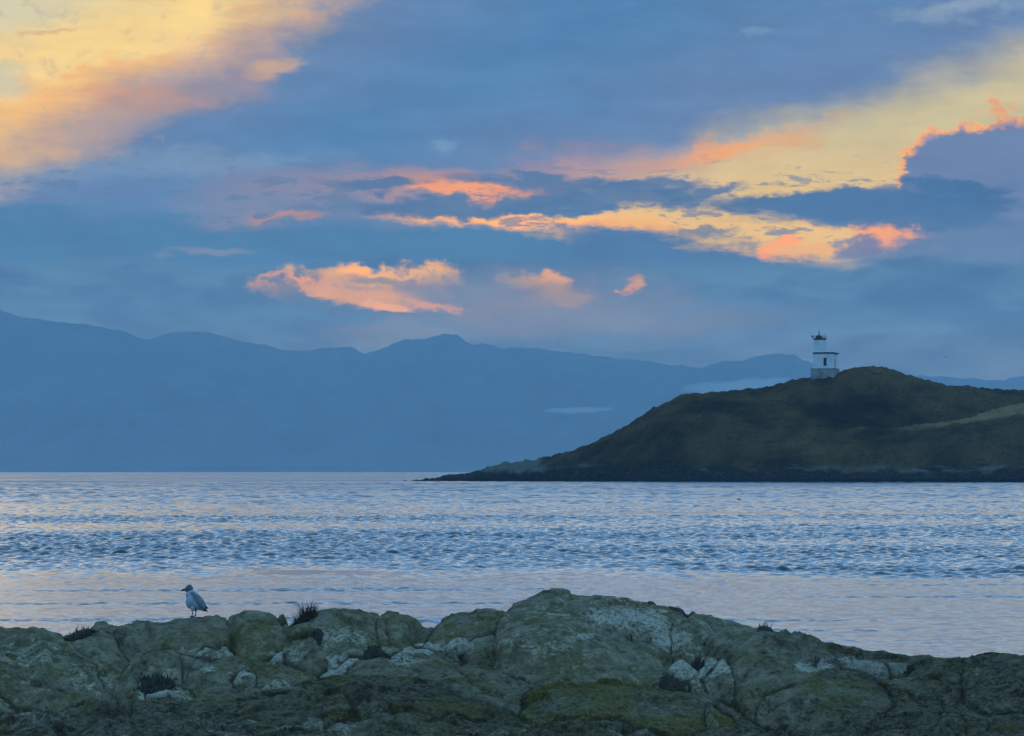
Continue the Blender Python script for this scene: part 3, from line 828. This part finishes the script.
# ------------------------------------------------------------------ the headland
RIDGE = [(380, 484), (418, 480.6), (424, 479.6), (432, 479.2), (440, 477.6), (448, 475.6), (456, 475.2), (464, 474.6), (474, 473), (482, 470.4), (490, 468), (498, 465), (506, 463.4),
         (518, 462.8), (530, 461.4), (537, 460.6), (539, 458.6), (548, 457.4), (575, 450), (600, 440.5), (630, 425), (660, 407.5), (672, 401), (684, 395.8), (692, 394.4), (720, 392.4), (750, 389.6),
         (770, 387), (790, 381.5), (808, 378.0), (822, 376.6), (838, 374), (846, 371), (856, 368.6), (866, 367.8), (874, 368.6), (888, 372.4), (902, 377), (920, 382.4), (945, 387.4), (962, 387.6),
         (968, 387), (978, 388.8), (1000, 390.4), (1024, 391), (1100, 396), (1300, 412), (1700, 440), (2100, 482)]


def shore_y(px): return np.interp(px, [380, 418, 540, 700, 850, 1024, 2100], [1040, 1015, 960, 935, 918, 905, 905])
def ridge_y(px): return shore_y(px) + np.interp(px, [380, 418, 540, 690, 760, 820, 900, 1024, 2100], [2, 4, 18, 40, 46, 50, 64, 80, 120])


def land_field(px, y, attr=False):
    ys, yr = shore_y(px), ridge_y(px)
    x = (px - 512) / F * y
    rx, ry = [a for a, b in RIDGE], [b for a, b in RIDGE]
    zr = CAM - (np.interp(px, rx, ry) - HZ) * yr / F
    t = (y - ys) / (yr - ys)
    tc = np.clip(t, 0, 1)
    cliff = np.minimum(3.0, zr * .45)
    z = cliff * sstep(0, .12, tc) + (zr - cliff) * (np.sin(tc * np.pi / 2) ** 1.15)
    z = np.where(t < 0, t * 8, z)
    z = np.where(t > 1, zr - ((t - 1) * 1.0) ** 1.6 * np.maximum(zr, 2) * .8, z)
    side = sstep(1, .8, tc)
    # broad gullies and spurs on the slope
    gul = perlin(x * .028 + y * .012, y * .03, 80) * 3.4 + np.abs(perlin(x * .06 + y * .03, y * .05, 81)) * 3.0 - .6
    z = z + gul * side * sstep(.05, .35, tc) * sstep(3, 12, zr)
    # nearer bluff with a pale grass terrace on top
    cr = [(790, 478), (815, 452), (832, 440), (848, 431), (862, 427.5), (880, 429.5), (905, 429), (950, 424.5), (990, 418.5), (1024, 413.5), (1200, 404), (1500, 420)]
    yb = ys + np.interp(px, [790, 870, 1024], [10, 24, 30])
    zb = CAM - (np.interp(px, [c[0] for c in cr], [c[1] for c in cr]) - HZ) * yb / F
    tb = np.clip((yb - y) / (yb - ys), 0, 1.5)
    bl = zb - (zb - .5) * tb ** 1.7 + np.clip(y - yb, 0, 60) * .11 - np.maximum(790 - px, 0) * .2
    terrace = sstep(-6, .5, y - yb) * (bl > z - .6) * sstep(830, 870, px)
    z = np.where((bl > z) & (t > 0), bl, z)
    rock = sstep(4.6, 2.4, z + perlin(x * .12, y * .12, 82) * 1.6)
    rock = np.maximum(rock, sstep(548, 534, px + perlin(x * .2, y * .2, 83) * 8))
    z = z + rock * (np.abs(fbm(x * .22, y * .22, 4, .6, 84)) * 1.5 - .3) * sstep(0, .05, t) * sstep(1.02, .9, t) * sstep(0, 3, zr)
    z = z + fbm(x * .35, y * .35, 3, .5, 85) * .3 * sstep(.1, .3, tc) * side + np.maximum(fbm(x * .45, y * .45, 3, .6, 86), 0) * .8 * sstep(.1, .3, tc)
    if attr: return z, dict(rock=rock, terrace=terrace, gully=gul + 2.2 * perlin(x * .16, y * .16, 87), tongue=sstep(552, 538, px) * sstep(478, 492, px))
    return z


def land_material():
    m, nt, p = material('headland_grass')
    pos = nt.new('ShaderNodeNewGeometry').outputs['Position']
    sp = nt.new('ShaderNodeSeparateXYZ'); nt.l.new(pos, sp.inputs[0])
    nA = nt.noise(pos, .045, 5, .6, .6); nB = nt.noise(pos, .22, 6, .65); nC = nt.noise(pos, 1.2, 5, .65)
    nS = nt.noise(nt.scaled(pos, (.5, .5, 2.2)), .12, 5, .6, 1.0)
    c = nt.mix(nt.ramp(nA, .35, .65), (.026, .016, .004), (.15, .085, .026))
    c = nt.mix(nt.ramp(nB, .4, .7, 0, .7), c, (.018, .015, .004))
    c = nt.mix(nt.ramp(nS, .52, .66, 0, .6), c, (.080, .060, .028))
    c = nt.mix(nt.math('MULTIPLY', nt.ramp(sp.outputs[0], 70, 150), nt.ramp(nA, .35, .6, .2, .8)), c, (.095, .070, .030))
    c = nt.mix(nt.ramp(nC, .56, .68, 0, .65), c, (.085, .07, .035))
    c = nt.mix(nt.ramp(nC, .45, .36, 0, .75), c, (.006, .006, .002))
    gu = nt.math('MULTIPLY_ADD', nt.math('SUBTRACT', nB, .5), 6.0, nt.attr('gully'))
    c = nt.mix(nt.ramp(gu, .3, -2.4, 0, .75), c, (.010, .009, .003))
    c = nt.mix(nt.ramp(gu, .8, 3.4, 0, .7), c, (.105, .072, .030))
    c = nt.mix(nt.math('MULTIPLY', nt.attr('terrace'), nt.ramp(nB, .3, .6, .5, 1.0)), c, (.26, .17, .075))
    rk = nt.mix(nt.ramp(nC, .35, .7), (.010, .010, .009), (.05, .046, .04))
    hi = nt.math('ADD', sp.outputs[2], nt.math('MULTIPLY', nt.math('SUBTRACT', nB, .5), 5.0))
    rk = nt.mix(nt.math('MULTIPLY', nt.ramp(hi, 1.7, 3.2), nt.ramp(nS, .46, .62, 0, .9)), rk, (.17, .155, .13))
    rk = nt.mix(nt.math('MULTIPLY', nt.attr('tongue'), nt.ramp(hi, 2.2, 3.6)), rk, (.14, .14, .105))
    rk = nt.mix(nt.ramp(sp.outputs[2], 1.0, .5), rk, (.014, .014, .014))
    # the low tongue of rock is grey-green above the wrack line
    c = nt.mix(nt.attr('rock'), c, rk)
    nt.put(p.inputs['Base Color'], c)
    p.inputs['Roughness'].default_value = .95; p.inputs['Specular IOR Level'].default_value = .1
    b = nt.new('ShaderNodeBump'); b.inputs['Distance'].default_value = 1.6; b.inputs['Strength'].default_value = .9
    nt.put(b.inputs['Height'], nt.math('ADD', nB, nt.math('MULTIPLY', nC, .45))); nt.put(p.inputs['Normal'], b.outputs[0])
    return m


pxs = np.concatenate([np.arange(384, 1120, 1.4), np.linspace(1122, 2100, 200)])
t = np.concatenate([np.linspace(-.12, 0, 6)[:-1], np.linspace(0, 1.05, 210), np.linspace(1.05, 2.6, 40)[1:]])
PX, T = np.meshgrid(pxs, t)
YY = shore_y(PX) + T * (ridge_y(PX) - shore_y(PX))
ZZ, AT = land_field(PX, YY, True)
ZZ = np.maximum(ZZ, -2.5)
tag(grid_mesh('headland', (PX - 512) / F * YY, YY, ZZ, land_material(), AT), kind='structure')


# ------------------------------------------------------------------ far mountains
MT = [(-1500, 420), (-900, 360), (-400, 330), (-120, 300), (0, 308), (22, 314), (45, 321), (75, 323), (100, 326), (118, 331), (145, 336), (170, 334.5), (205, 332), (225, 336), (250, 342), (280, 346.5), (310, 350),
      (325, 346), (340, 343.5), (352, 346), (364, 351), (378, 348.5), (395, 341), (405, 338), (425, 337), (445, 333.5), (458, 334), (470, 340.5), (486, 344.5), (505, 348), (530, 349), (550, 347.5),
      (575, 353), (600, 355), (640, 361), (680, 364), (705, 366), (730, 361), (752, 356), (780, 354), (800, 357), (825, 366), (850, 374), (885, 373), (910, 373.5), (940, 376), (985, 379), (1024, 378), (1200, 380), (1800, 400), (2600, 440)]


def mountain_field(px, y):
    x = (px - 512) / F * y
    d0 = 8900.0
    row = np.interp(px, [a for a, b in MT], [b for a, b in MT])
    zc = CAM - (row - HZ) * d0 / F
    t = np.clip((d0 - y) / 900.0, -1, 1)
    prof = np.where(t >= 0, (1 - t) ** 1.25, 1 - np.abs(t) * 1.2)
    rg = np.abs(fbm(x * .0045, y * .0030, 4, .5, 90)) * 70 - 12
    rel = np.clip(np.abs(t) * 3.2, 0, 1)
    tops = fbm(x * .012, y * .004, 5, .62, 91) * 11
    return zc * prof + rg * rel * (prof > .02) * sstep(0, .25, prof) + tops * prof - 6 * (prof <= .0)


m, nt, p = material('mountain_haze_tinted_rock')
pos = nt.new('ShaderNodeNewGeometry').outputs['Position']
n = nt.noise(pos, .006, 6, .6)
nt.put(p.inputs['Base Color'], nt.mix(nt.ramp(n, .35, .65), (.15, .185, .22), (.175, .21, .245))); p.inputs['Roughness'].default_value = 1  # grey rock with some haze blue put into the base colour
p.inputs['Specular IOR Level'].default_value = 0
pxs = np.linspace(-1500, 2600, 900); yv = np.concatenate([np.linspace(8000, 8960, 90), np.linspace(8975, 9550, 20)])
PX, YY = np.meshgrid(pxs, yv)
ZZ = mountain_field(PX, YY)
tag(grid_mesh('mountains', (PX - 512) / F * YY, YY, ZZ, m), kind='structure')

# low mist lying against the mountains
mm = bpy.data.materials.new('mist'); mm.use_nodes = True
nt = NT(mm.node_tree); nt.n.remove(nt.n['Principled BSDF'])
pv = nt.new('ShaderNodeVolumePrincipled'); pv.inputs['Color'].default_value = (.9, .93, 1, 1); pv.inputs['Density'].default_value = .0030
pv.inputs['Absorption Color'].default_value = (1, 1, 1, 1)
nt.l.new(pv.outputs[0], nt.n['Material Output'].inputs['Volume'])
for px, py, wp, hp, dd, lab in ((578, 410, 36, 3.4, 7700, 'thin pale streak of mist against the blue mountains left of the headland'),
                                (742, 386, 62, 8, 7700, 'long low mist bank against the mountains beside the lighthouse hill'),
                                ):
    bm = bmesh.new()
    bmesh.ops.create_icosphere(bm, subdivisions=4, radius=1)
    s = dd / F
    for v in bm.verts:
        k = 1 + .9 * float(fbm(np.array([v.co.x * 2.5 + px]), np.array([v.co.z * .8]), 3)[0])
        v.co = (v.co.x * wp * s, v.co.y * 120, (v.co.z * k + .35 * v.co.x) * hp * s)
    o = from_bm('mist_bank', bm, mm, None, True)
    o.location = ((px - 512) / F * dd, dd, CAM - (py - HZ) * dd / F)
    tag(o, lab, 'mist', None, 'stuff')


# ------------------------------------------------------------------ the lighthouse
WHITE = simple_mat('white_painted_concrete', (.74, .75, .76), .7, .8, .10)
CONC = simple_mat('weathered_concrete', (.27, .27, .25), .9, .5, .35)
DARKM = simple_mat('dark_painted_metal', (.035, .037, .04), .5, 2, .3)
ROOFM = simple_mat('dark_roof_edge', (.06, .07, .06), .8, 1, .3)
GLASS = simple_mat('dark_window_glass', (.015, .02, .03), .15, 1, .2)
DOORM = simple_mat('dark_green_door', (.025, .03, .03), .6, 1, .2)
LENS = simple_mat('lamp_glass', (.30, .32, .34), .15, 1, .1)

LD = 969.0
lpx = 825.2
sp_ = LD / F
lx = (lpx - 512) / F * LD
zrow = lambda py: CAM - (py - HZ) * LD / F
base_z = zrow(378.4)
lh = empty('lighthouse', (lx, LD, base_z), R(-17))
tag(lh, 'small white lighthouse with square keeper room standing on the grassy headland', 'lighthouse')
zz = lambda py: zrow(py) - base_z
bm = bmesh.new(); bx(bm, 0, 0, (zz(369) - 2.5) / 2, 6.1, 6.1, zz(369) + 2.5, .05); bx(bm, 0, 0, zz(369) + .06, 6.2, 6.2, .12)
from_bm('foundation', bm, CONC, lh)
zb0, zb1 = zz(369) + .12, zz(354)
bm = bmesh.new()
hw = 2.6
# walls with real openings: front window and right-hand door
def wall_with_hole(bm, along, fixed, sgn, a0, a1, h0, h1, th=.3):
    L = hw
    def piece(p, q, zl, zh):
        if q - p < 1e-3 or zh - zl < 1e-3: return
        c, s = (p + q) / 2, q - p
        if along == 'x': bx(bm, c, sgn * (hw - th / 2), (zl + zh) / 2, s, th, zh - zl)
        else: bx(bm, sgn * (hw - th / 2), c, (zl + zh) / 2, th, s, zh - zl)
    e = L if along == 'x' else L - th - .002
    piece(-e, a0, zb0, zb1); piece(a1, e, zb0, zb1); piece(a0 + .002, a1 - .002, h1, zb1); piece(a0 + .002, a1 - .002, zb0, h0)
wz0, wz1 = zz(366), zz(358)
dz1 = zz(359)
wall_with_hole(bm, 'x', 0, -1, .10, .92, wz0, wz1)
wall_with_hole(bm, 'x', 0, 1, -.4, .4, wz0, wz1)
wall_with_hole(bm, 'y', 0, 1, -.75, .35, zb0, dz1)
wall_with_hole(bm, 'y', 0, -1, -.4, .4, wz0, wz1)
from_bm('keeper_room', bm, WHITE, lh)
for nm, loc, rz in (('front', (.51, -hw + .2, 0), 0), ('back', (0, hw - .2, 0), math.pi), ('left', (-hw + .2, 0, 0), -math.pi / 2)):
    bm = bmesh.new(); w_, t_ = .80, .07
    zc, hh = (wz0 + wz1) / 2, wz1 - wz0
    for sx in (-1, 1): bx(bm, sx * (w_ / 2 - t_ / 2), 0, zc, t_, .08, hh)
    bx(bm, 0, 0, wz0 + t_ / 2, w_ - 2 * t_ - .004, .08, t_); bx(bm, 0, 0, wz1 - t_ / 2, w_ - 2 * t_ - .004, .08, t_); bx(bm, 0, 0, zc, w_ - 2 * t_ - .004, .06, .05)
    win = from_bm('window', bm, DARKM, lh); win.location = loc; win.rotation_euler = (0, 0, rz)
    bm = bmesh.new(); bx(bm, 0, .0, zc, w_ - .06, .02, hh - .06)
    from_bm('pane', bm, GLASS, win)
    bm = bmesh.new(); bx(bm, 0, -.22, wz0 - .05, w_ + .3, .18, .1)
    from_bm('sill', bm, WHITE, win)
bm = bmesh.new(); bx(bm, hw - .14, -.2, (zb0 + dz1) / 2, .06, 1.08, dz1 - zb0 - .02)
door = from_bm('door', bm, DOORM, lh)
bm = bmesh.new(); bx(bm, hw - .08, .12, zb0 + 1.05, .06, .05, .16)
from_bm('handle', bm, DARKM, door)
bm = bmesh.new(); bx(bm, .2, 0, zb1 + .15, 5.75, 5.5, .26, .03); bx(bm, 0, 0, zb1 + .34, 5.0, 5.0, .12)
from_bm('roof', bm, ROOFM, lh)
tx, ty = -1.18, -.85
tz0, tz1 = zb1 + .42, zz(340.6)
bm = bmesh.new(); prism(bm, tx, ty, tz0, tz1 + .118, 1.50, 1.47)
prism(bm, tx, ty, tz0 - .002 - .4, tz0 + .10, 1.62, 1.62)
from_bm('tower', bm, WHITE, lh)
bm = bmesh.new(); prism(bm, tx, ty, tz1 + .12, tz1 + .5, 1.50, 1.52); prism(bm, tx, ty, tz1 + .5, tz1 + .6, 1.57, 1.57)
gal = from_bm('gallery', bm, DARKM, lh)
bm = bmesh.new()
k8 = 1.56 / math.cos(math.pi / 8)
ring = [Vector((tx + k8 * math.cos(2 * math.pi * (i + .5) / 8), ty + k8 * math.sin(2 * math.pi * (i + .5) / 8), tz1 + .62)) for i in range(8)]
for i in range(8):
    a, b = ring[i], ring[(i + 1) % 8]
    tube(bm, [a, a + Vector((0, 0, .55))], .035, 6)
    for h in (.3, .55): tube(bm, [a + Vector((0, 0, h)), b + Vector((0, 0, h))], .022, 6)
from_bm('railing', bm, DARKM, gal)
bm = bmesh.new(); prism(bm, tx - .22, ty, tz1 + .622, tz1 + 1.2, .82, .78)
lan = from_bm('lantern', bm, DARKM, lh)
bm = bmesh.new(); prism(bm, tx - .22, ty, tz1 + 1.202, tz1 + 1.42, .62, .28)
from_bm('lantern_cap', bm, DARKM, lan)
bm = bmesh.new(); prism(bm, tx - .22, ty, tz1 + 1.424, tz1 + 2.2, .19, .16, 12); prism(bm, tx - .22, ty, tz1 + 2.2, tz1 + 2.4, .24, .1, 12); tube(bm, [(tx - .22, ty, tz1 + 2.38), (tx - .22, ty, tz1 + 2.75)], .07, 6)
from_bm('beacon', bm, LENS, lan)
bm = bmesh.new(); tube(bm, [(tx - 1.72, ty - .1, tz1 + .45), (tx - 1.95, ty - .1, tz1 + .5), (tx - 1.95, ty - .1, tz1 + .75)], .05, 6); prism(bm, tx - 1.95, ty - .1, tz1 + .75, tz1 + 1.3, .19, .19, 10)
from_bm('side_lamp', bm, DARKM, lh)
bm = bmesh.new(); tube(bm, [(tx + 1.2, ty - .3, tz1 + .6), (tx + 1.2, ty - .3, tz1 + 1.75)], .03, 6); tube(bm, [(tx + 1.0, ty - .3, tz1 + 1.5), (tx + 1.4, ty - .3, tz1 + 1.5)], .025, 6)
from_bm('antenna', bm, DARKM, lh)

# ------------------------------------------------------------------ birds
PLUM = [simple_mat('pale_grey_plumage', (.44, .47, .52), .85, 25, .14), simple_mat('dark_hood_plumage', (.12, .12, .13), .85, 30, .25),
        simple_mat('slate_wing_plumage', (.20, .215, .245), .8, 30, .25), simple_mat('black_wing_tips', (.02, .02, .022), .8, 30, .2),
        simple_mat('horn_bill', (.05, .04, .03), .5, 30, .2), simple_mat('dull_pink_legs', (.22, .15, .14), .6, 30, .2)]


def ellipsoid(bm, c, r, rot=(0, 0, 0), sub=4):
    q = bmesh.ops.create_icosphere(bm, subdivisions=sub, radius=1)
    from mathutils import Euler
    M = Matrix.Translation(c) @ Euler([R(a) for a in rot]).to_matrix().to_4x4() @ Matrix.Diagonal((*r, 1))
    bmesh.ops.transform(bm, matrix=M, verts=q['verts'])


def fuse(name, pieces, voxel, mats):
    """pieces: list of (material index, function that adds a closed shape to a bmesh) -> one continuous skin"""
    bmA = bmesh.new(); pts = []
    for mi, fn in pieces:
        b = bmesh.new(); fn(b)
        for f in b.faces: pts.append((f.calc_center_median(), mi))
        for v in b.verts: pts.append((v.co.copy(), mi))
        t_ = bpy.data.meshes.new('tmp'); b.to_mesh(t_); b.free(); bmA.from_mesh(t_); bpy.data.meshes.remove(t_)
    me = bpy.data.meshes.new('tmp_src'); bmA.to_mesh(me); bmA.free()
    o = bpy.data.objects.new('tmp_src', me); COL.objects.link(o)
    md = o.modifiers.new('r', 'REMESH'); md.mode = 'VOXEL'; md.voxel_size = voxel; md.use_smooth_shade = True
    sm = o.modifiers.new('s', 'SMOOTH'); sm.factor = .5; sm.iterations = 3
    dg = bpy.context.evaluated_depsgraph_get()
    out = bpy.data.meshes.new_from_object(o.evaluated_get(dg)); out.name = name
    bpy.data.objects.remove(o)
    kd = kdtree.KDTree(len(pts))
    for i, (c, _) in enumerate(pts): kd.insert(c, i)
    kd.balance()
    out.materials.clear()
    for m_ in mats: out.materials.append(m_)
    for f in out.polygons: f.material_index = pts[kd.find(f.center)[1]][1]
    return link(name, out, None)


def gull():
    s = .01354
    P3 = lambda px, py, y=0.0: ((px - 194) * s, y, (616.8 - py) * s)
    pc = []
    pc.append((0, lambda b: ellipsoid(b, P3(192.6, 600.2), (.088, .078, .125), (0, 20, 0))))          # breast
    pc.append((0, lambda b: ellipsoid(b, P3(195.8, 602.9), (.076, .074, .122), (0, -48, 0))))         # belly
    pc.append((0, lambda b: ellipsoid(b, P3(190.2, 594.6), (.056, .052, .085), (0, 10, 0))))          # neck
    pc.append((1, lambda b: ellipsoid(b, P3(189.4, 588.9), (.050, .044, .058), (0, 0, 0))))           # head
    pc.append((1, lambda b: ellipsoid(b, P3(187.2, 589.6), (.036, .032, .036), (0, 0, 0))))           # face
    pc.append((4, lambda b: tube(b, [P3(187, 589.0), P3(184.5, 589.7), P3(182.2, 590.3), P3(181.2, 591.2)], [.021, .017, .014, .007], 10)))
    for sd in (-1, 1):
        pc.append((2, lambda b, sd=sd: ellipsoid(b, P3(198.6, 600.2, sd * .062), (.048, .026, .150), (0, -40, sd * 6))))
        pc.append((3, lambda b, sd=sd: tube(b, [P3(201.5, 604, sd * .06), P3(204.5, 606.6, sd * .045), P3(208.0, 608.6, sd * .02)], [.034, .024, .007], 10)))
        lx_ = 192.3 if sd < 0 else 195.1
        pc.append((0, lambda b, l=lx_, sd=sd: ellipsoid(b, P3(l + .5, 608.2, sd * .035), (.030, .028, .045))))
        pc.append((5, lambda b, l=lx_, sd=sd: tube(b, [P3(l + .4, 608.5, sd * .035), P3(l + .5, 612.3, sd * .035), P3(l, 616.3, sd * .035)], [.013, .0085, .009], 8)))
        for k in (-1, 0, 1):
            pc.append((5, lambda b, l=lx_, sd=sd, k=k: tube(b, [P3(l, 616.2, sd * .035), P3(l - 1.8, 616.5, sd * .035 + k * .014), P3(l - 3.6, 616.9, sd * .035 + k * .026)], [.009, .007, .004], 6)))
        pc.append((3, lambda b, sd=sd: ellipsoid(b, P3(187.4, 588.2, sd * .036), (.007, .006, .007), sub=2)))
    pc.append((0, lambda b: tube(b, [P3(200, 606.4), P3(203.5, 609), P3(205.8, 610.6)], [.05, .035, .02], 12)))
    pc.append((3, lambda b: ellipsoid(b, P3(205.8, 610.4), (.034, .036, .011), (0, 33, 0), 3)))
    return fuse('gull', pc, .0038, PLUM)


g = gull()
g.location = hit(194, 616.6); g.scale = (g.location.y / F / .01354,) * 3
tag(g, 'grey gull with dark head standing on the mossy rock crest, facing left', 'gull')


def flying_bird(px, py, d, span, label, roll):
    pc = [(3, lambda b: ellipsoid(b, (0, 0, 0), (span * .17, span * .055, span * .06), sub=3)),
          (3, lambda b: ellipsoid(b, (-span * .17, 0, span * .02), (span * .06, span * .04, span * .04), sub=3)),
          (3, lambda b: tube(b, [(-span * .2, 0, span * .02), (-span * .27, 0, 0)], [span * .02, span * .006], 8)),
          (3, lambda b: ellipsoid(b, (span * .2, 0, -span * .01), (span * .10, span * .05, span * .018), sub=3))]
    for sd in (-1, 1):
        pc.append((3, lambda b, sd=sd: ellipsoid(b, (0, sd * span * .15, span * .06), (span * .075, span * .16, span * .022), (sd * 24, 0, 0), 3)))
        pc.append((3, lambda b, sd=sd: ellipsoid(b, (span * .04, sd * span * .36, span * .10), (span * .055, span * .16, span * .018), (-sd * 8, 0, -sd * 14), 3)))
    o = fuse('flying_bird', pc, span * .014, PLUM)
    o.location = ((px - 512) / F * d, d, CAM - (py - HZ) * d / F); o.rotation_euler = (R(roll), R(5), R(35))
    tag(o, label, 'bird', 'birds far out over the water')


flying_bird(945, 357.4, 700, .75, 'tiny dark bird flying in the sky right of the lighthouse', 18)
flying_bird(380, 403, 900, .75, 'tiny dark bird flying against the blue mountains left of centre', -12)


def floating_bird(px, py, label):
    d = CAM * F / (py - HZ)
    pc = [(3, lambda b: ellipsoid(b, (0, 0, .05), (.24, .11, .10), sub=3)),
          (3, lambda b: tube(b, [(-.16, 0, .08), (-.21, 0, .18), (-.23, 0, .24)], [.06, .045, .04], 10)),
          (3, lambda b: ellipsoid(b, (-.25, 0, .26), (.065, .045, .048), sub=3)),
          (4, lambda b: tube(b, [(-.29, 0, .26), (-.37, 0, .245)], [.02, .006], 8)),
          (3, lambda b: tube(b, [(.18, 0, .09), (.33, 0, .13)], [.07, .02], 10))]
    o = fuse('floating_bird', pc, .012, PLUM); o.scale = (.6, .6, .6)
    o.location = ((px - 512) / F * d, d, .02)
    tag(o, label, 'bird', 'birds far out over the water')


floating_bird(739, 500.2, 'tiny dark seabird floating on the water below the headland')

# ------------------------------------------------------------------ camera and render settings
cam = bpy.data.cameras.new('camera'); co = bpy.data.objects.new('camera', cam); COL.objects.link(co)
cam.sensor_width = 36; cam.lens = F * 36 / 1024
cam.shift_y = (HZ - 368) / 1024
cam.clip_start = .5; cam.clip_end = 30000
co.location = (0, 0, CAM); co.rotation_euler = (R(90), 0, 0)
SC.camera = co
vs = SC.view_settings
vs.view_transform = 'Standard'; vs.look = 'None'; vs.exposure = 0; vs.gamma = 1
cy = SC.cycles
cy.use_denoising = True
cy.max_bounces = 5; cy.diffuse_bounces = 2; cy.glossy_bounces = 3; cy.volume_bounces = 1
cy.caustics_reflective = False; cy.caustics_refractive = False
